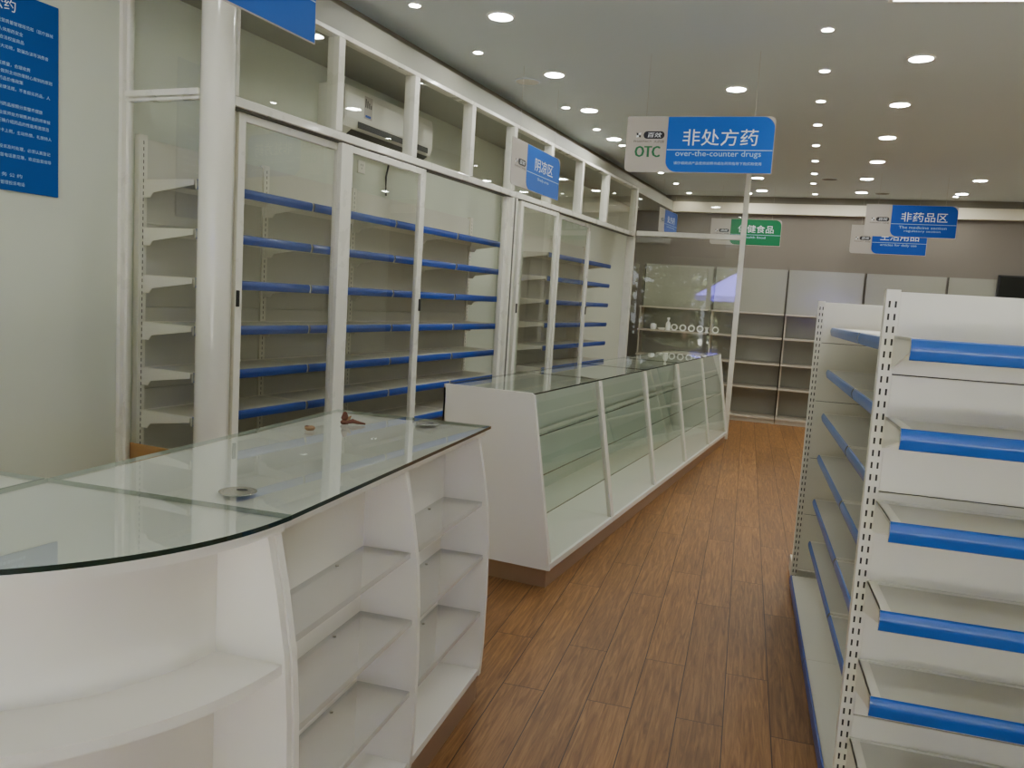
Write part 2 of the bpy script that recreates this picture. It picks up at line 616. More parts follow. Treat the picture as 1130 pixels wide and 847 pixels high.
sliding_door('sliding glass door beside the round white column', .125, .945, -.018, 'a', .045, .07)
sliding_door('sliding glass door with broad meeting stile, second from the round column', .865, 1.76, .018, 'b', .105, .06)
sliding_door('sliding glass door just past the open gap with blue shelf ends', 3.26, 4.09, .018, 'a', .05, .05)
sliding_door('sliding glass door next to the partition corner by the glass screen', 4.20, 5.06, -.018, 'b', .05, .055)

# short return of the partition between column and wall
gr = thing('glass_partition', 'short glass side panel with white rail between round column and poster wall', 'partition', (XL, 2.79, 0), radians(3.0), kind='thing')
LR = 0.455
MB().box(0, LR, -.02, .02, 2.318, 2.347, 'alu').build('rail', gr, bevel=.003)
MB().box(0, LR, -.016, .016, 2.298, 2.312, 'alu').build('lower_rail', gr, bevel=.003)
pb = MB().box(0, .022, -.035, .035, 0, 2.868, 'alu')
pb.box(.022, .04, -.012, .012, 0, 2.868, 'alu')
pb.build('wall_post', gr, bevel=.003)
MB().quad([(.04, 0, .03), (LR, 0, .03), (LR, 0, 2.298), (.04, 0, 2.298)], 'glass').build('lower_pane', gr, fix=False)
MB().quad([(.04, 0, 2.347), (LR, 0, 2.347), (LR, 0, 2.865), (.04, 0, 2.865)], 'glass').build('upper_pane', gr, fix=False)

# full height glass screen closing the far end
QC = Vector(plane_pt(SC))
QP = Vector((-1.485, 9.60, 0))
dv = QP - QC
LS = dv.length
AS = atan2(dv.y, dv.x)
gs = thing('glass_screen', 'tall glass screen with white post at the far end of the display cases', 'glass screen', QC, AS, kind='thing')
MB().box(LS - .03, LS + .03, -.03, .03, 0, ZC, 'alu').build('post', gs, bevel=.004)
MB().box(.055, LS - .03, -.03, .03, 2.312, 2.368, 'alu').build('rail', gs, bevel=.003)
MB().quad([(.055, 0, .03), (LS - .03, 0, .03), (LS - .03, 0, 2.312), (.055, 0, 2.312)], 'glass_screen').build('lower_pane', gs, fix=False)
MB().quad([(.055, 0, 2.368), (LS - .03, 0, 2.368), (LS - .03, 0, 2.86), (.055, 0, 2.86)], 'glass_screen').build('upper_pane', gs, fix=False)
MB().box(.055, LS - .03, -.02, .02, 0, .03, 'alu').build('bottom_rail', gs)


# ---------------------------------------------------------------- steel rack shelving
def slots(mb, x, y, z0, z1, pitch=.03, w=.005, h=.017, back=False):
    z = z0
    while z < z1:
        s = 1 if not back else -1
        mb.quad([(x - w / 2 * s, y, z), (x + w / 2 * s, y, z), (x + w / 2 * s, y, z + h), (x - w / 2 * s, y, z + h)], 'slot')
        z += pitch


def upright(parent, x, H, w=.05, cols=(-.009, .009), both=False, pitch=.03, wall=False):
    u = MB().box(x - w / 2, x + w / 2, -.012, .022 if not wall else .0, 0, H, 'rack')
    for c in cols:
        slots(u, x + c, -.0126, .05, H - .03, pitch)
        if both:
            slots(u, x + c, .0226, .05, H - .03, pitch, back=True)
    return u.build('upright', parent, fix=False)


def strip_profile(d, h):
    return [(-d, .003), (-d - .006, .0), (-d - .011, -h * .35), (-d - .010, -h * .6), (-d - .005, -h), (-d, -h - .003)]


def bracket(parent, x, d, z, th=.004, deep=.085, front=.025):
    b = MB()
    b.prism([(-.012, z), (-d + .01, z), (-d + .01, z - front), (-.075, z - deep * .72), (-.055, z - deep), (-.012, z - deep)], 'x', x - th / 2, x + th / 2, 'rack')
    return b.build('bracket', parent)


def rack_shelf(parent, x0, x1, d, z, strip, h=.042, deep=.085, brackets=True, joint=False, flange=True):
    s = MB()
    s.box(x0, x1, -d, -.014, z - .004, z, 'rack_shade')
    s.box(x0, x1, -d, -d + .004, z - h, z - .004, 'rack')
    s.box(x0, x1, -.018, -.014, z - .03, z + .004, 'rack')
    if flange:
        s.box(x0, x0 + .018, -d, -.014, z, z + .0015, 'rack')
        s.box(x1 - .018, x1, -d, -.014, z, z + .0015, 'rack')
    so_ = s.build('shelf', parent)
    st = MB()
    st.prism([(y, z + q) for y, q in strip_profile(d, h)], 'x', x0 + .002, x1 - .002, strip, 'clear_end')
    tag(st.build('price_strip', so_, smooth=True), 'blue price strip along the shelf edge')
    if brackets:
        bracket(so_, x0 - .003, d, z, deep=deep)
        bracket(so_, x1 + .003, d, z, deep=deep)
    return so_


def wall_rack(label, loc, rot, W, H, levels, d, strip, last=False, group=None, base_d=.42):
    t = thing('wall_rack', label, 'shelf rack', loc, rot, group)
    upright(t, 0, H, .045, (-.0, ), wall=False)
    if last:
        upright(t, W, H, .045, (.0,))
    bp = MB()
    n = 5
    for k in range(n):
        z0 = .12 + (H - .13) * k / n
        z1 = .12 + (H - .13) * (k + 1) / n - .003
        bp.box(.0225, W - .0225, 0, .012, z0, z1, 'rack_shade')
    bp.build('back_panel', t, bevel=.001)
    MB().box(.0, W, -base_d, -.012, .02, .12, 'rack').build('base', t, bevel=.002)
    for z in levels:
        rack_shelf(t, .008, W - .006, d, z, strip)
    return t


LV = [1.955, 1.725, 1.495, 1.265, 1.04, .825, .60, .36]
bayL = [.862, .862, .868, .868]
yy = 2.872
ords = ['bay beside the round column', 'second bay from the round column', 'third bay from the round column', 'last bay before the white pier']
proto = None
for k in range(4):
    lab = 'white steel wall rack with blue strips, ' + ords[k]
    if k in (0, 3):
        r_ = wall_rack(lab, (XL + .024, yy, 0), pi / 2, bayL[k], 2.165, LV, .345, 'blue_deep', last=(k == 3), group='wall racks behind the glass partition')
    if k == 1:
        proto = wall_rack(lab, (XL + .024, yy, 0), pi / 2, bayL[k], 2.165, LV, .345, 'blue_deep', group='wall racks behind the glass partition')
    if k == 2:
        dup(proto, (XL + .024, yy, 0), pi / 2, lab)
    yy += bayL[k]
p2 = wall_rack('white steel wall rack behind glass just past the white pier', (XL + .024, 7.32, 0), pi / 2, .99, 2.165, LV, .345, 'blue_deep', group='wall racks behind the glass partition')
wall_rack('white steel wall rack with short blue shelf ends showing by the partition corner', (XL + .024, 8.31, 0), pi / 2, 1.03, 2.165, LV, .345, 'blue_deep', last=True, group='wall racks behind the glass partition')

# ---------------------------------------------------------------- gondola in the aisle
GA = radians(8.06)
GD = Vector((-sin(GA), cos(GA), 0))      # away from the camera
GN = Vector((cos(GA), sin(GA), 0))       # to the right
GNEAR = Vector((.0166, 2.345, 0))
GFAR = Vector((-.289, 4.62, 0))
HG = 1.582


def end_rack(label, loc, rot, levels, d, W=.95, both=False):
    t = thing('end_rack', label, 'shelf rack', loc, rot, 'aisle gondola racks')
    upright(t, .017, HG, .034, (-.0075, .0075), both=True, pitch=.033)
    upright(t, W - .017, HG, .034, (-.0075, .0075), both=True, pitch=.033)
    bp = MB()
    zs = [.10, .415, .73, 1.045, 1.36, HG - .004]
    for a, b in zip(zs[:-1], zs[1:]):
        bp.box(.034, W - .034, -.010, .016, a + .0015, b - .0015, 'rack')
    bp.box(.034, W - .034, -.004, .010, .1, HG - .006, 'gap')
    bp.build('back_panel', t, bevel=.0015)
    for z in levels:
        s = MB()
        s.box(.030, W - .030, -d, -.012, z - .004, z, 'rack_shade')
        s.box(.030, W - .030, -d, -d + .004, z - .04, z - .004, 'rack')
        s.box(.030, W - .030, -.018, -.012, z - .02, z + .006, 'rack')
        so_ = s.build('shelf', t)
        for x, q in ((.030, 1), (W - .030, -1)):
            b = MB()
            b.prism([(-.012, z + .004), (-d, z + .004), (-d, z - .030), (-.05, z - .075), (-.012, z - .082)], 'x', x, x + q * .004, 'rack')
            b.box(min(x, x + q * .026), max(x, x + q * .026), -d, -.012, z + .001, z + .004, 'rack')
            b.build('bracket', so_)
        st = MB()
        st.prism([(y, z + q) for y, q in strip_profile(d, .046)], 'x', .031, W - .031, 'blue', 'clear_end')
        tag(st.build('price_strip', so_, smooth=True), 'blue price strip along the shelf edge')
    MB().box(.01, W - .01, -.30, -.013, .0, .09, 'rack').build('base', t, bevel=.002)
    return t


NL = [1.459, 1.244, 1.016, .793, .572, .345]
end_rack('white end rack facing the camera with blue edged shelves', GNEAR, GA, NL, .232)
end_rack('white perforated end rack whose bare back closes the far end of the aisle rack', GFAR + GN * .95 + GD * .02, GA + pi, NL, .232)

RL = [1.443, 1.219, .983, .757, .513, .278]
run0 = GFAR + GN * .475 - GD * .02
RUN = (GFAR - GNEAR).length - .05
RA = radians(-90) + GA


def run_rack(label, loc, W):
    t = thing('aisle_rack', label, 'shelf rack', loc, RA, 'aisle gondola racks')
    upright(t, .017, HG - .01, .034, (0,))
    bp = MB()
    zs = [.10, .415, .73, 1.045, 1.36, HG - .014]
    for a, b in zip(zs[:-1], zs[1:]):
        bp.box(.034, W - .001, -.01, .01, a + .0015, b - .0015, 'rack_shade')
    bp.build('back_panel', t)
    b = MB()
    b.box(.001, W - .001, -.45, -.012, .0, .062, 'gap')
    b.box(.001, W - .001, -.472, -.012, .062, .07, 'rack')
    b.box(.001, W - .001, -.472, -.468, .008, .07, 'rack')
    bo = b.build('base', t)
    st = MB()
    st.prism([(y, .07 + q) for y, q in strip_profile(.472, .06)], 'x', .004, W - .004, 'blue_deep', 'clear_end')
    tag(st.build('price_strip', bo, smooth=True), 'deep blue strip along the base shelf')
    for z in RL:
        rack_shelf(t, .012, W - .012, .395, z, 'blue', h=.04)
    return t


pr = run_rack('aisle rack bay with sloping rows of blue strips, next to the far perforated panel', run0, RUN / 2)
dup(pr, run0 - GD * (RUN / 2), RA, 'aisle rack bay half hidden behind the camera-facing end rack')

# ---------------------------------------------------------------- glass display cases
DX = -1.43


def display_case(label, y0, y1, end_near=False, end_far=False):
    L = y1 - y0
    t = thing('display_case', label, 'display case', (-1.76, y0, 0), 0, 'row of glass display cases')
    fb, ft, bk = .344, .187, -.33           # front bottom, front top, back (local x)
    zb, zt = .1, 1.005

    def fx(z):
        return fb + (ft - fb) * (z - zb) / (zt - zb)
    MB().box(bk + .02, fb - .022, .0 if not end_near else .02, L, 0, zb, 'kick').build('kickplate', t)
    MB().box(bk, fb, .018 if end_near else 0, L - (.018 if end_far else 0), zb, zb + .035, 'white').build('bottom_board', t, bevel=.002)
    MB().box(bk, bk + .012, 0, L, zb + .035, zt - .01, 'case_back').build('back_panel', t)
    for e, ya, yb in ((end_near, 0, .018), (end_far, L - .018, L)):
        if e:
            MB().prism([(bk, zb), (fb + .004, zb), (ft + .012, zt), (ft - .004, zt + .009), (bk, zt + .009)], 'y', ya, yb, 'white').build('end_panel', t, bevel=.003)
    w = .031
    ya, yb = (.018 if end_near else 0), (L - .018 if end_far else L)
    for y in (ya, yb - w):
        MB().prism([(fx(.135) - .026, .135), (fx(.135), .135), (fx(zt), zt), (fx(zt) - .026, zt)], 'y', y, y + w, 'alu').build('front_post', t, bevel=.002)
    MB().box(bk + .012, bk + .03, ya, yb, zt - .03, zt - .002, 'alu').build('rear_rail', t)
    g = .006
    MB().quad([(fx(.137) - g, ya + w, .137), (fx(.137) - g, yb - w, .137), (fx(zt) - g, yb - w, zt - .001), (fx(zt) - g, ya + w, zt - .001)], 'glass_case').build('front_pane', t, fix=False)
    gt = MB()
    gt.add([(bk, ya + .001, zt + .009), (ft + .008, ya + .001, zt + .009), (ft + .008, yb - .001, zt + .009), (bk, yb - .001, zt + .009)], [(0, 1, 2, 3)], 'glass_top')
    for p, q in (((bk, ya + .001), (ft + .008, ya + .001)), ((ft + .008, ya + .001), (ft + .008, yb - .001)), ((ft + .008, yb - .001), (bk, yb - .001)), ((bk, yb - .001), (bk, ya + .001))):
        gt.quad([(p[0], p[1], zt + .001), (q[0], q[1], zt + .001), (q[0], q[1], zt + .009), (p[0], p[1], zt + .009)], 'edge')
    gt.build('glass_top', t, fix=False)
    for z, dp in ((.785, .42), (.58, .46), (.38, .50)):
        x1 = fx(z) - .02
        x0 = bk + .014
        s = MB()
        s.quad([(x0, ya + .003, z), (x1, ya + .003, z), (x1, yb - .003, z), (x0, yb - .003, z)], 'glass_shelf')
        s.quad([(x1, ya + .003, z - .006), (x1, yb - .003, z - .006), (x1, yb - .003, z), (x1, ya + .003, z)], 'edge_shelf')
        s.build('glass_shelf', t, fix=False)
    return t


CY = [3.80, 4.93, 6.06, 7.15, 8.24, 9.27]
display_case('glass display case with solid white end panel beside the service counter', CY[0], CY[1], end_near=True)
cn = ['second glass display case from the white end panel', 'middle glass display case of the row of five', 'fourth glass display case from the white end panel']
pc = display_case(cn[0], CY[1], CY[1] + 1.11)
dup(pc, (-1.76, CY[1] + 1.11, 0), None, cn[1])
dup(pc, (-1.76, CY[1] + 2.22, 0), None, cn[2])
display_case('glass display case at the end of the row by the glass screen', CY[1] + 3.33, CY[5] + .02, end_far=True)

# ---------------------------------------------------------------- service counter
CA = atan2(-.99, .141)
CO = (-1.232, 2.595, 0)
PROF = [(.022, .10), (.024, .121), (.029, .219), (.030, .425), (.025, .598), (.015, .733), (-.007, .864), (-.033, .9895)]


def bulge(z):
    for (a, z0), (b, z1) in zip(PROF[:-1], PROF[1:]):
        if z <= z1:
            return a + (b - a) * (z - z0) / (z1 - z0)
    return PROF[-1][0]


sv = thing('service_counter', 'white service counter with open acrylic shelf niches and glass top', 'counter', CO, CA, 'sections of the front counter')
LC, DC = 1.326, .61
NB = -.155
ZT = .999


def bulged_panel(x0, x1, name, parent, y_in=NB):
    poly = [(y_in, .10)] + [(o_, z) for o_, z in PROF] + [(y_in, ZT)]
    return MB().prism(poly, 'x', x0, x1, 'white').build(name, parent, bevel=.002)


bulged_panel(0, .02, 'end_panel', sv, -DC)
bulged_panel(.648, .668, 'divider_panel', sv)
bulged_panel(LC - .020, LC, 'divider_panel', sv)
MB().box(.02, LC, NB - .018, NB, .12, ZT, 'white').build('niche_back', sv)
MB().box(.02, LC, -DC, -DC + .018, .1, ZT, 'white').build('rear_panel', sv)
for a, b in ((.02, .648), (.668, LC - .02)):
    MB().box(a, b, NB, .018, .10, .125, 'white').build('bottom_board', sv, bevel=.002)
    for z in (.757, .560, .345):
        s = MB()
        y1 = bulge(z) - .016
        s.box6(a + .001, b - .001, NB + .001, y1, z - .016, z, 'acrylic', 'acrylic_edge')
        so_ = s.build('acrylic_shelf', sv)
        for xx in (a + (b - a) * .3, a + (b - a) * .72):
            p_ = MB()
            p_.lathe([(.0005, .0), (.005, .0), (.005, .004), (.0005, .004)], 'chrome', 10, xx, NB + .02, z)
            p_.build('shelf_pin', so_)
MB().box(.008, LC, -DC + .02, .010, 0, .0995, 'kick').build('kickplate', sv)
MB().box(-.002, LC, -DC - .004, -.012, ZT, 1.021, 'white').build('top_board', sv, bevel=.003)


def glass_slab(poly, parent, pale=(), z0=1.0225, z1=1.0325, name='glass_top'):
    g = MB()
    n = len(poly)
    g.add([(x, y, z1) for x, y in poly], [tuple(range(n))], 'glass_top')
    for i in range(n):
        p, q = poly[i], poly[(i + 1) % n]
        g.quad([(p[0], p[1], z0), (q[0], q[1], z0), (q[0], q[1], z1), (p[0], p[1], z1)], 'pale_edge' if i in pale else 'edge')
    return g.build(name, parent, fix=False)


glass_slab([(-.006, -DC - .004), (LC - .001, -DC - .004), (LC - .001, .004), (-.006, .004)], sv, (0, 1, 3))


def local_pt(x, y, z=0.0):
    return (CO[0] + x * cos(CA) - y * sin(CA), CO[1] + x * sin(CA) + y * cos(CA), z)


# quarter round corner section
KC = (LC - .008, -.621)
RK = .624
cs = thing('corner_counter', 'quarter round white counter corner with one curved open shelf and glass top', 'counter', local_pt(*KC), CA, 'sections of the front counter')
NS = 28


def arc(r, n=NS, a0=pi / 2 - .02, a1=0.0):
    return [(r * cos(a0 + (a1 - a0) * k / n), r * sin(a0 + (a1 - a0) * k / n)) for k in range(n + 1)]


def ring_slab(r0, r1, z0, z1, m, a0=pi / 2 - .02, a1=0.0):
    mb = MB()
    A_, B_ = arc(r0, NS, a0, a1), arc(r1, NS, a0, a1)
    mb.prism(B_ + A_[::-1], 'z', z0, z1, m)
    return mb


# radial end panels at both ends of the quarter
pp = [(.03, .10)] + [(RK - .012 + o_ + .004, z) for o_, z in PROF] + [(.03, ZT)]
MB().prism(pp, 'x', .009, .028, 'white').build('end_panel', cs, bevel=.002)
MB().prism(pp, 'y', .004, .023, 'white').build('end_panel', cs, bevel=.002)
# curved back wall of the open niche
bw = MB()
A_ = arc(.467)
B_ = arc(.452)
bw.prism(A_ + B_[::-1], 'z', .115, ZT, 'white')
bw.build('niche_back', cs, smooth=True)
ring_slab(.45, RK + bulge(.72) - .014, .700, .722, 'white').build('curved_shelf', cs, bevel=.002)
ring_slab(.45, RK + .012, .10, .125, 'white').build('bottom_board', cs, bevel=.002)
kb = MB()
kb.prism(arc(RK + .008) + [(.02, .02)], 'z', 0, .0995, 'kick')
kb.build('kickplate', cs)
tb = MB()
tb.prism(arc(RK - .012) + [(0.011, 0.006)], 'z', ZT, 1.021, 'white')
tb.build('top_board', cs, bevel=.003)
ca = arc(RK + .001)
ca = [(x + .002, y) for x, y in ca]
ca[0] = (.009, RK + .002)
ca[-1] = (ca[-1][0], 0.006)
glass_slab(ca + [(.009, .006)], cs, (len(ca) - 1, len(ca)))

# straight wing behind the corner
wg = thing('side_counter', 'white side wing of the front counter running behind the curved corner toward the wall', 'counter', local_pt(KC[0], KC[1]), CA, 'sections of the front counter')
WW, WL = .62, 1.15
MB().box(.010, .03, -WL, -.004, .1, ZT, 'white').build('rear_panel', wg, bevel=.002)
MB().box(.45, .468, -WL, -.004, .1, ZT, 'white').build('niche_back', wg)
MB().box(.02, WW + .01, -WL, -WL + .02, .1, ZT, 'white').build('end_panel', wg, bevel=.002)
MB().box(.468, WW - .0, -WL + .02, -.004, .1, .125, 'white').build('bottom_board', wg)
MB().box(.468, WW + .005, -WL + .02, -.004, .70, .722, 'white').build('shelf', wg)
MB().box(.03, WW - .02, -WL, -.004, 0, .1, 'kick').build('kickplate', wg)
MB().box(.010, WW, -WL, -.004, ZT, 1.021, 'white').build('top_board', wg, bevel=.003)
glass_slab([(.010, -WL), (RK + .001, -WL), (RK + .001, -.002), (.010, -.002)], wg, (2, 3))


# cable grommets let into the counter top
def grommet(x, y, rot, label):
    t = thing('cable_grommet', label, 'cable grommet', local_pt(x, y, 1.0327), CA + rot)
    MB().lathe([(.030, 0), (.0305, .001), (.036, .0018), (.041, .001), (.0415, 0)], 'chrome', 40).build('ring', t, smooth=True)
    MB().disc(.0302, .001, 'chrome', 40, up=True).build('cover', t, fix=False)
    s = MB()
    s.add([(.004 + .013 * cos(a), .012 + .008 * sin(a), .0014) for a in [2 * pi * k / 20 for k in range(20)]], [tuple(range(20))], 'black')
    tag(s.build('cable_slot', t, fix=False), 'black cable opening')
    return t


grommet(1.221, -.197, radians(100), 'round metal cable grommet in the counter glass near the seam to the corner')
grommet(.085, -.205, radians(60), 'metal cable grommet at the end of the service counter near the display case')


# brown scraps lying on the counter
def scrap(name, label, x, y, kind):
    t = thing(name, label, 'scrap', local_pt(x, y, 1.033), CA)
    mb = MB()
    if kind == 0:
        prof = [(.002, 0), (.012, .001), (.014, .008), (.009, .015), (.012, .022), (.008, .034), (.006, .041), (.001, .044)]
        pts = []
        mb.lathe([(r * (1 + .25 * random.random()), z) for r, z in prof], 'brown', 9)
        mb.build('twist', t, smooth=True)
        m2 = MB().tube([(0, .008, .007), (-.008, .026, .012), (-.013, .044, .008), (-.020, .068, .005)], [.006, .008, .006, .003], 'brown', 7)
        m2.build('tail', t, smooth=True)
        m3 = MB().tube([(-.001, .006, .012), (-.004, .015, .022), (-.006, .020, .030)], [.006, .005, .002], 'tan', 7)
        m3.build('tuft', t, smooth=True)
    else:
        mb.lathe([(.012, .0), (.016, .003), (.017, .009), (.013, .013), (.008, .010), (.001, .009)], 'tan', 12)
        mb.build('curl', t, smooth=True)
        MB().tube([(-.016, -.006, .006), (-.004, -.013, .010), (.010, -.012, .012)], [.003, .005, .002], 'brown', 6).build('fold', t, smooth=True)
    return t


scrap('dried_scrap', 'brown twisted scrap with a curled tail on the service counter glass', .283, -.431, 0)
scrap('paper_scrap', 'small tan crumpled scrap on the service counter glass', .452, -.466, 1)

# flattened cardboard standing between the side panel and the rack
ct = thing('cardboard_sheet', 'brown cardboard sheet standing upright behind the short glass side panel', 'cardboard', (-3.185, 2.832, 0), 0)
MB().box(-.135, .135, -.006, .006, 0, .665, 'carton').build('sheet', ct, bevel=.002)
MB().box(-.135, .10, .0062, .010, .0, .648, 'carton').build('inner_sheet', ct)


# ---------------------------------------------------------------- back wall shelving
def back_unit(label, x0, W):
    loc = P0 + BN * .40 + BD * x0
    t = thing('back_shelf_unit', label, 'shelf unit', loc, TB, 'shelf units along the back wall')
    D = .40
    MB().box(.006, W - .006, -.02, 0, .08, 2.11, 'backpanel').build('back_panel', t)
    MB().box(.0, .006, -.04, .0, .08, 2.11, 'gap').build('upright', t)
    MB().box(.004, W - .004, -D, -.02, .055, .085, 'backshelf').build('base_board', t, bevel=.002)
    MB().box(.004, W - .004, -D + .02, -.03, 0, .055, 'backshelf').build('plinth', t)
    MB().box(.006, .026, -D + .10, -.02, .085, 1.50, 'backshelf').build('side_panel', t)
    for z in (.487, .818, 1.172, 1.50):
        MB().box(.006, W - .006, -D if z < 1.4 else -D + .04, -.02, z - .022, z, 'backshelf').build('shelf', t, bevel=.002)
    return t


bw_lab = ['shelf unit on the back wall tucked behind the partition corner', 'back wall shelf unit behind the glass screen, holding small white items',
          'back wall shelf unit just past the white screen post', 'back wall shelf unit seen over the aisle rack below two blue signs',
          'back wall shelf unit under the black television, above the camera-facing end rack']
px = [-1.40, -.40, .58, 1.57, 2.56]
pu = back_unit(bw_lab[0], px[0], .975)
for k in range(1, 5):
    dup(pu, P0 + BN * .40 + BD * px[k], TB, bw_lab[k])


# small white things on that shelf
def roll(label, x):
    loc = P0 + BN * .10 + BD * x + Vector((0, 0, 1.1725))
    t = thing('paper_roll', label, 'roll', loc, TB + radians(4), 'white rolls on the back shelf')
    m_ = MB()
    n = 24
    ring = []
    ro, ri, w = .048, .030, .03
    for k in range(n):
        a = 2 * pi * k / n
        ring.append((ro * cos(a), ro + ro * sin(a), ri * cos(a), ro + ri * sin(a)))
    vs, fs = [], []
    for y in (-w / 2, w / 2):
        for r in ring:
            vs.append((r[0], y, r[1]))
            vs.append((r[2], y, r[3]))
    N2 = 2 * n
    for k in range(n):
        j = (k + 1) % n
        fs += [(2 * k, 2 * j, N2 + 2 * j, N2 + 2 * k), (2 * k + 1, N2 + 2 * k + 1, N2 + 2 * j + 1, 2 * j + 1), (2 * k, 2 * k + 1, 2 * j + 1, 2 * j), (N2 + 2 * k, N2 + 2 * j, N2 + 2 * j + 1, N2 + 2 * k + 1)]
    m_.add(vs, fs, 'porcelain')
    m_.build('band', t, smooth=True)
    return t


rl = roll('white ring-shaped roll standing next to the white bottle on the back shelf', -.888)
for k, x in enumerate([-.768, -.647, -.529, -.318]):
    dup(rl, P0 + BN * .10 + BD * x + Vector((0, 0, 1.1725)), None,
        ['white ring-shaped roll, second from the white bottle on the back shelf', 'white ring-shaped roll, third from the white bottle on the back shelf',
         'white ring-shaped roll, fourth from the white bottle beside the small white pot', 'white ring-shaped roll at the end of the row past the small white pot'][k])


def small_pot(name, label, cat, x, prof):
    loc = P0 + BN * .10 + BD * x + Vector((0, 0, 1.1725))
    o_ = MB().lathe(prof, 'porcelain', 20).build(name, smooth=True)
    o_.location = loc
    tag(o_, label, cat)
    return o_


small_pot('white_bottle', 'tall white bottle standing among the rolls on the back shelf', 'bottle', -.976,
          [(.0005, 0), (.032, 0), (.034, .01), (.034, .09), (.022, .115), (.012, .125), (.012, .15), (.02, .152), (.02, .178), (.0005, .18)])
small_pot('white_pot', 'small white pot between two ring-shaped rolls on the back shelf', 'pot', -.436,
          [(.0005, 0), (.032, 0), (.020, .018), (.016, .04), (.022, .06), (.034, .075), (.034, .08), (.0005, .08)])
small_pot('white_cup', 'little white round cup at the end of the group on the back shelf', 'cup', -1.183,
          [(.0005, 0), (.028, 0), (.04, .02), (.045, .05), (.04, .075), (.02, .085), (.0005, .086)])
small_pot('white_dish', 'flat white dish between the cup and the bottle on the back shelf', 'dish', -1.065,
          [(.0005, 0), (.035, 0), (.055, .018), (.058, .03), (.050, .03), (.0005, .02)])

# television on the back wall
tv = thing('wall_television', 'black flat television above the back shelving', 'television', PW + BD * 3.12 + Vector((0, 0, 1.70)), TB)
MB().box(0, 1.05, -.10, -.05, 0, .47, 'black').build('casing', tv, bevel=.004)
MB().quad([(.02, -.1012, .02), (1.03, -.1012, .02), (1.03, -.1012, .45), (.02, -.1012, .45)], 'screen').build('screen', tv, fix=False)
MB().box(.4, .65, -.05, 0, .1, .4, 'black').build('wall_mount', tv)

# ---------------------------------------------------------------- air conditioner, socket, cable
ac = thing('air_conditioner', 'white wall air conditioner with dark louvre slots seen through the transom glass', 'air conditioner', (XL, 4.22, 2.45), pi / 2)
ab = MB()
prof = [(0, .03), (0, .31), (-.16, .31), (-.195, .295), (-.205, .25), (-.205, .10), (-.19, .05), (-.13, .0), (-.03, .0)]
ab.prism(prof, 'x', 0, 1.08, 'ac')
ab.build('casing', ac, bevel=.006)
fpn = MB()
fpn.prism([(-.206, .105), (-.2085, .105), (-.2085, .25), (-.198, .298), (-.195, .296), (-.206, .25)], 'x', .012, 1.068, 'ac')
fpn.build('front_panel', ac)
lv = MB()
lv.quad([(.14, -.2062, .058), (1.02, -.2062, .058), (1.02, -.2062, .098), (.14, -.2062, .098)], 'black')
tag(lv.build('outlet_slot', ac, fix=False), 'black air outlet slot')
lv = MB()
lv.prism([(-.192, .040), (-.150, .012), (-.146, .014), (-.188, .043)], 'x', .10, 1.04, 'black')
tag(lv.build('louvre', ac), 'dark lower louvre')
stk = MB()
stk.quad([(.20, -.2095, .13), (.29, -.2095, .13), (.29, -.2095, .27), (.20, -.2095, .27)], 'sign_white')
stk.quad([(.215, -.21, .14), (.275, -.21, .14), (.275, -.21, .155), (.215, -.21, .155)], 'sign_navy')
for k in range(4):
    stk.quad([(.21 + .02 * k, -.21, .20), (.222 + .02 * k, -.21, .20), (.222 + .02 * k, -.21, .255 - .01 * k), (.21 + .02 * k, -.21, .255 - .01 * k)], 'slot')
tag(stk.build('energy_sticker', ac, fix=False), 'small white sticker with blue bar')

sk = thing('wall_socket', 'square white wall socket under the air conditioner', 'socket', (XL, 4.66, 2.28), pi / 2)
MB().box(0, .085, -.009, 0, 0, .085, 'ac').build('plate', sk, bevel=.003)
hs = MB()
for (x, z) in ((.03, .05), (.05, .05), (.04, .028)):
    hs.quad([(x, -.0094, z), (x + .005, -.0094, z), (x + .005, -.0094, z + .012), (x, -.0094, z + .012)], 'slot')
hs.build('pin_holes', sk, fix=False)
cab = MB().tube([(XL + .012, 5.02, 2.47), (XL + .012, 5.03, 2.40), (XL + .012, 5.0, 2.30), (XL + .012, 5.01, 2.17)], .007, 'black', 6).build('drain_hose', smooth=True)
tag(cab, 'thin dark hose hanging down the wall from the air conditioner', 'hose')


# ---------------------------------------------------------------- hanging signs
def rounded(x0, x1, z0, z1, r, corners):
    """corners: set of 'bl','br','tr','tl' to round with radius r; counter-clockwise outline."""
    pts = []
    for key, cx, cz, a0 in (('bl', x0, z0, pi), ('br', x1, z0, 1.5 * pi), ('tr', x1, z1, 0), ('tl', x0, z1, .5 * pi)):
        if key in corners:
            ccx = x0 + r if 'l' in key else x1 - r
            ccz = z0 + r if 'b' in key else z1 - r
            for k in range(9):
                a = a0 + (pi / 2) * k / 8
                pts.append((ccx + r * cos(a), ccz + r * sin(a)))
        else:
            pts.append((cx, cz))
    return pts


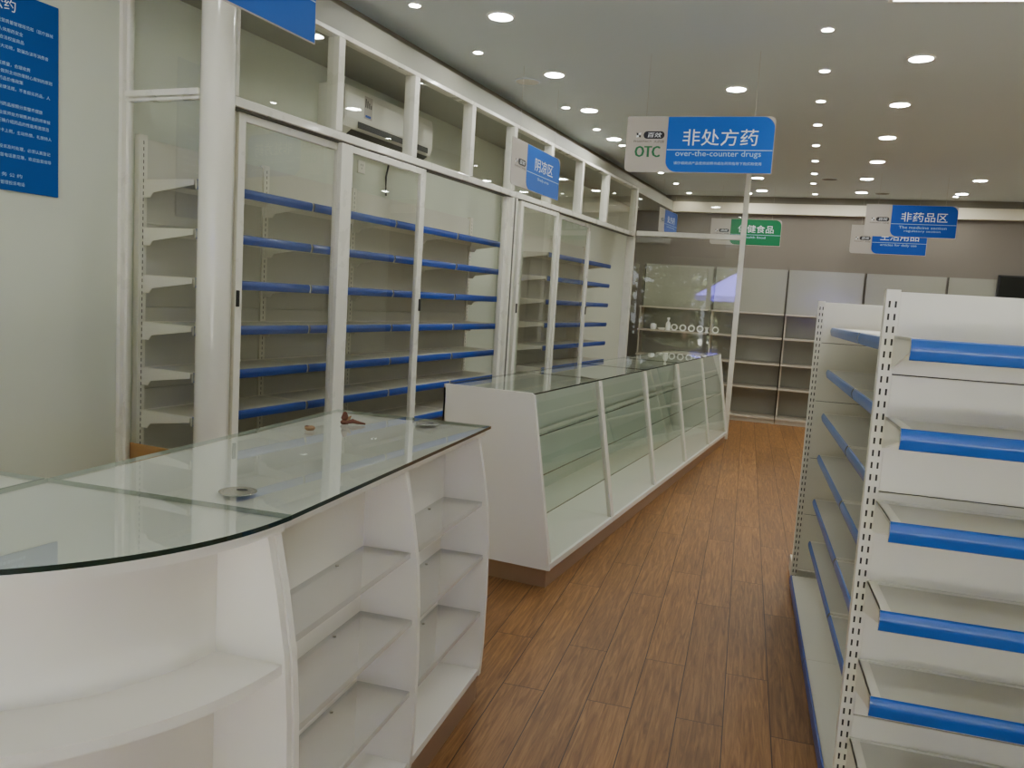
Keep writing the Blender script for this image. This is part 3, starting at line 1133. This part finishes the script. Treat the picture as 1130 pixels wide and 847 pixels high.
def hang_sign(label, loc, rot, W, H, title, lines, panel='sign_blue', otc=False, ztop=None):
    """Board hung from the ceiling on two cords; loc = top left corner on the board."""
    t = thing('hanging_sign', label, 'sign', (loc[0], loc[1], loc[2] - H), rot, 'department signs hanging from the ceiling')
    MB().prism(rounded(0, W, 0, H, .035, {'bl', 'tr'}), 'y', -.003, .003, 'sign_white').build('board', t)
    bx = W * .285
    b = MB()
    b.prism(rounded(bx, W - .004, .004, H - .003, .07, {'bl', 'tr'}), 'y', -.0042, -.0032, panel)
    b.quad([(bx + .004, -.0046, H * .40), (W - .006, -.0046, H * .40), (W - .006, -.0046, H * .413), (bx + .004, -.0046, H * .413)], 'ink_pale')
    tag(b.build('colour_panel', t), 'coloured panel with white lettering')
    tx = MB()
    pw = W - bx
    if title:
        n = len(title)
        add_text(tx, title, 'ink_white', bx + pw * .50, H * .485, -.0050, width=min(pw * .70, n * H * .37), height=H * .29, align='C')
    zz = [H * .265, H * .145] if len(lines) == 2 else [H * .27]
    for (body, wfrac, hfrac), z in zip(lines, zz):
        add_text(tx, body, 'ink_pale', bx + pw * .49, z, -.0050, width=pw * wfrac, height=H * hfrac, align='C')
    if tx.v:
        tx.build('lettering', t, fix=False)
    lg = MB()
    z0 = H * (.60 if otc else .47)
    lg.prism(rounded(bx * .42, bx * .93, z0, z0 + H * .135, H * .066, {'bl', 'br', 'tr', 'tl'}), 'y', -.0045, -.0032, 'ink_black')
    add_text(lg, '百效', 'ink_white', bx * .675, z0 + H * .025, -.0052, width=bx * .34, height=H * .088, align='C', shear=.25)
    # small four petal emblem
    cx, cz, q = bx * .30, z0 + H * .065, H * .055
    for k in range(4):
        a = pi / 4 + k * pi / 2
        lg.add([(cx + q * .25 * cos(a + pi / 2), -.0045, cz + q * .25 * sin(a + pi / 2)), (cx + q * .62 * cos(a - .75), -.0045, cz + q * .62 * sin(a - .75)), (cx + q * 1.1 * cos(a), -.0045, cz + q * 1.1 * sin(a)), (cx + q * .62 * cos(a + .75), -.0045, cz + q * .62 * sin(a + .75))], [(0, 1, 2, 3)], 'ink_black' if k % 2 else 'ink_white')
    add_text(lg, 'PHARMACY', 'ink_black', bx * .19, z0 - H * .065, -.0045, width=bx * .44, height=H * .035)
    add_text(lg, '大药房', 'ink_black', bx * .68, z0 - H * .075, -.0045, width=bx * .25, height=H * .05)
    if otc:
        add_text(lg, 'OTC', 'ink_green', bx * .24, H * .27, -.0045, width=bx * .60, height=H * .20, bold=.0035)
    lg.build('logo', t, fix=False)
    for x in (W * .13, W * .86):
        MB().tube([(x, 0, H - .01), (x, 0, ZC - (loc[2] - H))], .0009, 'string', 5).build('cord', t)
    return t


S8 = radians(8.0)
hang_sign('blue and white over-the-counter medicine sign with green OTC letters', (-1.595, 5.17, 2.708), S8, .92, .35, '非处方药',
          [('over-the-counter drugs', .80, .13), ('请仔细阅读产品使用说明书或在药师指导下购买和使用', .82, .055)], 'sign_blue', otc=True)
hang_sign('blue non-medicine department sign hanging in front of another blue sign over the racks', (-.222, 9.83, 2.765), S8, .92, .345, '非药品区',
          [('The medicine section', .72, .085), ('regulatory section', .55, .085)], 'sign_navy')
hang_sign('blue daily goods sign partly hidden behind the non-medicine sign', (-.40, 11.17, 2.68), S8, .885, .355, '生活用品',
          [('articles for daily use', .66, .11)], 'sign_navy')
hang_sign('green health food sign hanging behind the post of the glass screen', (-2.075, 10.70, 2.68), S8, .875, .33, '保健食品',
          [('health food', .42, .085)], 'sign_green')
hang_sign('blue cool storage sign hanging in front of the transom panes', (-2.40, 5.15, 2.60), pi / 2, .91, .32, '阴凉区',
          [('Shady area', .34, .085)], 'sign_blue')
hang_sign('blue sign seen almost edge on beyond the partition corner', (-2.60, 10.05, 2.735), radians(87), .80, .30, '处方药',
          [('prescription drugs', .6, .085)], 'sign_navy')
hang_sign('big plain blue sign cut off above the round column', (-1.80, 1.33, 2.625), pi / 2, .92, .33, '', [], 'sign_blue')

# ---------------------------------------------------------------- poster on the left wall
ps = thing('wall_poster', 'dark blue notice board with lines of white writing on the bare wall', 'poster', (XL, 1.25, 1.809), pi / 2)
PWD, PH = 1.195, .797
MB().box(0, PWD, -.012, 0, 0, PH, 'poster_blue').build('board', ps, bevel=.002)
LINES = [
    (2.417, 2.480, '为加强药品经营质量管理规范和（医疗器械'), (2.284, 2.446, '保证药品质量保障人体用药安全'), (2.288, 2.415, '维护人民身体健康和合法权益商品'),
    (2.396, 2.380, '不得采用虚假宣传夸大功效，欺骗及误导消费者'), (2.315, 2.313, '一、诚信服务，保证质量，合理收费'), (2.413, 2.283, '二、坚持优质服务，做到主动热情耐心周到的原则'),
    (2.284, 2.254, '三、认真执行国家药品价格政策'), (2.404, 2.221, '四、严格遵守药品管理的法律法规，不售假劣药品，人'), (2.370, 2.154, '五、店堂内陈列药品按照分类整齐摆放'),
    (2.405, 2.119, '六、处方药，凭执业医师处方销售并由药师审核'), (2.399, 2.088, '七、营业员应当正确介绍药品的性能用途禁忌'), (2.411, 2.049, '八、店员应着装整洁佩戴胸卡上岗，主动热情，礼貌待人'),
    (2.405, 1.985, '九、顾客投诉及时处理，必须认真登记'), (2.409, 1.951, '十、设立监督电话意见簿，欢迎监督指导'), (2.279, 1.873, '服 务 公 约'), (2.290, 1.841, '监督管理投诉电话'),
]
pl = MB()
add_text(pl, '药房服务公约', 'ink_white', 2.254 - 1.25, 2.522 - 1.809, -.0135, height=.05, align='R')
for y, z, s in LINES:
    n = len(s)
    add_text(pl, s, 'ink_pale', y - 1.25, z - 1.809 - .008, -.0135, width=n * .0172, height=.0155, align='R')
pl.build('lettering', ps, fix=False)


# ---------------------------------------------------------------- ceiling lights
def downlight(label, x, y, r, lens, group, tilt=False):
    t = thing('downlight', label, 'ceiling light', (x, y, ZC), 0, group)
    MB().lathe([(r * .80, -.003), (r * .84, -.008), (r * .97, -.007), (r, -.003), (r, 0)], 'ring', 36).build('trim_ring', t, smooth=True)
    MB().disc(r * .81, -.004, lens, 36).build('lens', t, fix=False)
    return t


ORD = ['first', 'second', 'third', 'fourth', 'fifth', 'sixth', 'seventh', 'eighth', 'ninth', 'tenth']
BIG = {
    'large round downlight, %s along the row by the glass partition': [(-2.14, 4.33), (-2.27, 5.51), (-2.37, 6.57), (-2.51, 7.73)],
    'large round downlight, %s along the row over the wooden aisle': [(.09, 5.62), (0, 6.76), (-.07, 7.94), (-.15, 9.12), (-.26, 10.21), (-.33, 11.29)],
    'large round downlight, %s along the row around the over-the-counter sign': [(-1.09, 6.12), (-1.46, 10.12), (-1.54, 11.16)],
    'large round downlight, %s of the pair above the non-medicine sign': [(.89, 10.35), (.80, 11.39)],
}
SMALL = {
    'small bright spotlight, %s along the row beside the cornice': [(-2.54, 4.04), (-2.58, 4.91), (-2.53, 6.44), (-2.54, 7.28), (-2.52, 8.04), (-2.53, 9.70), (-2.54, 10.54), (-2.55, 11.40)],
    'small bright spotlight, %s along the row down the middle of the ceiling': [(-.41, 4.96), (-.47, 5.77), (-.54, 6.56), (-.61, 7.35), (-.68, 8.22), (-.74, 9.03), (-.80, 9.82), (-.86, 10.54), (-.90, 11.45)],
    'small spotlight close to the back cornice near the %s': [(-1.73, 11.42), (.75, 11.62)],
}
pb_ = ps_ = None
for lab, pts in BIG.items():
    for k, (x, y) in enumerate(pts):
        if pb_ is None:
            pb_ = downlight(lab % ORD[k], x, y, .081, 'led_big', 'large round downlights in the ceiling')
        else:
            dup(pb_, (x, y, ZC), None, lab % ORD[k])
for lab, pts in SMALL.items():
    for k, (x, y) in enumerate(pts):
        w_ = ['screen post', 'non-medicine sign'][k] if 'near the' in lab else ORD[k]
        if ps_ is None:
            ps_ = downlight(lab % w_, x, y, .038, 'led_small', 'small spotlights in the ceiling')
        else:
            dup(ps_, (x, y, ZC), None, lab % w_)
# unseen lights of the same kind, added mostly to brighten the right-hand ceiling
for k, (x, y) in enumerate([(-2.0, 1.9), (-1.9, .2), (.3, 2.6), (.4, .8), (1.75, 3.6), (1.6, 5.6), (2.35, 4.6), (2.2, 7.4), (2.1, 9.4), (2.2, 11.2)]):
    dup(pb_, (x, y, ZC), None, 'large round downlight, %s of the unseen ones added to brighten the shop' % ORD[k])

pnl = thing('panel_light', 'white rectangular panel light at the top edge above the aisle', 'ceiling light', (.57, 4.437, ZC), radians(14))
MB().box(-.62, .62, -.32, .32, -.012, 0, 'ring').build('frame', pnl, bevel=.002)
MB().quad([(-.60, -.30, -.0125), (-.60, .30, -.0125), (.60, .30, -.0125), (.60, -.30, -.0125)], 'led_panel').build('diffuser', pnl, fix=False)

for lab, x, y in [('flat grey round ceiling speaker near the row of small spotlights', -.66, 10.24), ('flat grey round ceiling speaker close to the back cornice', -.09, 11.40), ('faint round ceiling cover near the partition cornice', -2.54, 5.65)]:
    t = thing('ceiling_speaker', lab, 'ceiling speaker', (x, y, ZC))
    MB().lathe([(.10, 0), (.10, -.004), (.092, -.007), (.086, -.004), (.086, 0)], 'ceiling', 32).build('rim', t, smooth=True)
    MB().disc(.087, -.003, 'rack_shade' if 'faint' in lab else 'alu_dark', 32).build('grille', t, fix=False)

# ---------------------------------------------------------------- outside the shop front (mirrored in the glass)
struct(MB().box(-14, 16, -22, YF - .1, -.16, -.04, 'paving').build('pavement_outside'))


def street_tree(label, x, y, h, n):
    t = thing('street_tree', label, 'tree', (x, y, -.04), random.random() * 6)
    MB().tube([(0, 0, 0), (.03, .02, h * .3), (-.02, .04, h * .55), (.02, 0, h * .8)], [.14, .11, .08, .03], 'bark', 9).build('trunk', t, smooth=True)
    lf = MB()
    for _ in range(n):
        a = random.random() * 2 * pi
        u = random.random()
        r = h * .42 * (random.random() ** .4)
        ph = math.acos(2 * u - 1)
        c = Vector((r * sin(ph) * cos(a), r * sin(ph) * sin(a), h * .66 + r * .85 * cos(ph)))
        s = .10 + .10 * random.random()
        d1 = Vector((random.gauss(0, 1), random.gauss(0, 1), random.gauss(0, .6))).normalized()
        d2 = d1.orthogonal().normalized()
        lf.quad([c - d1 * s, c + d2 * s * .5, c + d1 * s, c - d2 * s * .5], 'leaf')
    lf.build('crown', t, fix=False)


street_tree('leafy street tree outside the shop front, behind the violet parasol', 1.3, -8.2, 5.4, 2600)
street_tree('leafy street tree outside the shop front, at the far side of the parasol', 6.2, -8.6, 5.4, 1800)
street_tree('leafy street tree outside toward the poster wall side', -3.6, -8.4, 5.2, 1800)


def shrub(label, x, y, r, h, n):
    t = thing('clipped_shrub', label, 'shrub', (x, y, -.04), 0, 'shrubs across the pavement')
    MB().tube([(0, 0, 0), (.02, 0, h * .5)], [.05, .03], 'bark', 7).build('stem', t)
    lf = MB()
    for _ in range(n):
        a = random.random() * 2 * pi
        q = r * math.sqrt(random.random())
        c = Vector((q * cos(a), q * sin(a), .06 + h * random.random()))
        s_ = .10 + .08 * random.random()
        d1 = Vector((random.gauss(0, 1), random.gauss(0, 1), random.gauss(0, .7))).normalized()
        d2 = d1.orthogonal().normalized()
        lf.quad([c - d1 * s_, c + d2 * s_ * .55, c + d1 * s_, c - d2 * s_ * .55], 'leaf')
    lf.build('leaves', t, fix=False)


for k, x in enumerate([-6.2, -3.7, -1.2, 1.3, 3.8, 6.3]):
    shrub('dense green shrub across the pavement, %s counted from the poster wall side' % ORD[k], x, -11.5, 1.15, 2.3, 1500)
pz = thing('parasol', 'violet parasol standing on the pavement outside the shop front', 'parasol', (2.1, -5.2, -.04))
cn_ = MB()
apex = (0, 0, 2.65)
rim = [(1.15 * cos(2 * pi * k / 8), 1.15 * sin(2 * pi * k / 8), 1.95) for k in range(8)]
cn_.add([apex] + rim, [(0, 1 + k, 1 + (k + 1) % 8) for k in range(8)], 'purple')
for k in range(8):
    a, b = rim[k], rim[(k + 1) % 8]
    cn_.quad([a, b, (b[0], b[1], 1.80), (a[0], a[1], 1.80)], 'purple')
cn_.build('canopy', pz, fix=False)
MB().tube([(0, 0, .1), (0, 0, 2.64)], .022, 'chrome', 10).build('pole', pz, smooth=True)
MB().lathe([(.001, 0), (.26, 0), (.26, .05), (.05, .10), (.001, .10)], 'paving', 24).build('base', pz, smooth=True)

# ---------------------------------------------------------------- light
w = bpy.data.worlds.new('sky')
sc.world = w
w.use_nodes = True
nt = w.node_tree
nt.nodes.clear()
wo = nt.nodes.new('ShaderNodeOutputWorld')
bg = nt.nodes.new('ShaderNodeBackground')
sky = nt.nodes.new('ShaderNodeTexSky')
sky.sky_type = 'HOSEK_WILKIE'
sky.turbidity = 6.0
sky.ground_albedo = 0.35
sky.sun_direction = (0.3, 0.4, 0.86)
hs_ = nt.nodes.new('ShaderNodeHueSaturation')
hs_.inputs['Saturation'].default_value = 0.25
nt.links.new(sky.outputs['Color'], hs_.inputs['Color'])
nt.links.new(hs_.outputs['Color'], bg.inputs['Color'])
bg.inputs['Strength'].default_value = 8.0
nt.links.new(bg.outputs[0], wo.inputs['Surface'])


# sun from behind the building: it reaches only the street, whose glare lights the shop front
sl = bpy.data.lights.new('sun', 'SUN')
sl.energy = 46.0
sl.angle = radians(2.0)
sl.color = (1.0, 0.98, 0.94)
so2 = bpy.data.objects.new('sun', sl)
so2.rotation_euler = Vector((-0.25, -0.62, -0.95)).to_track_quat('-Z', 'Y').to_euler()
COL.objects.link(so2)
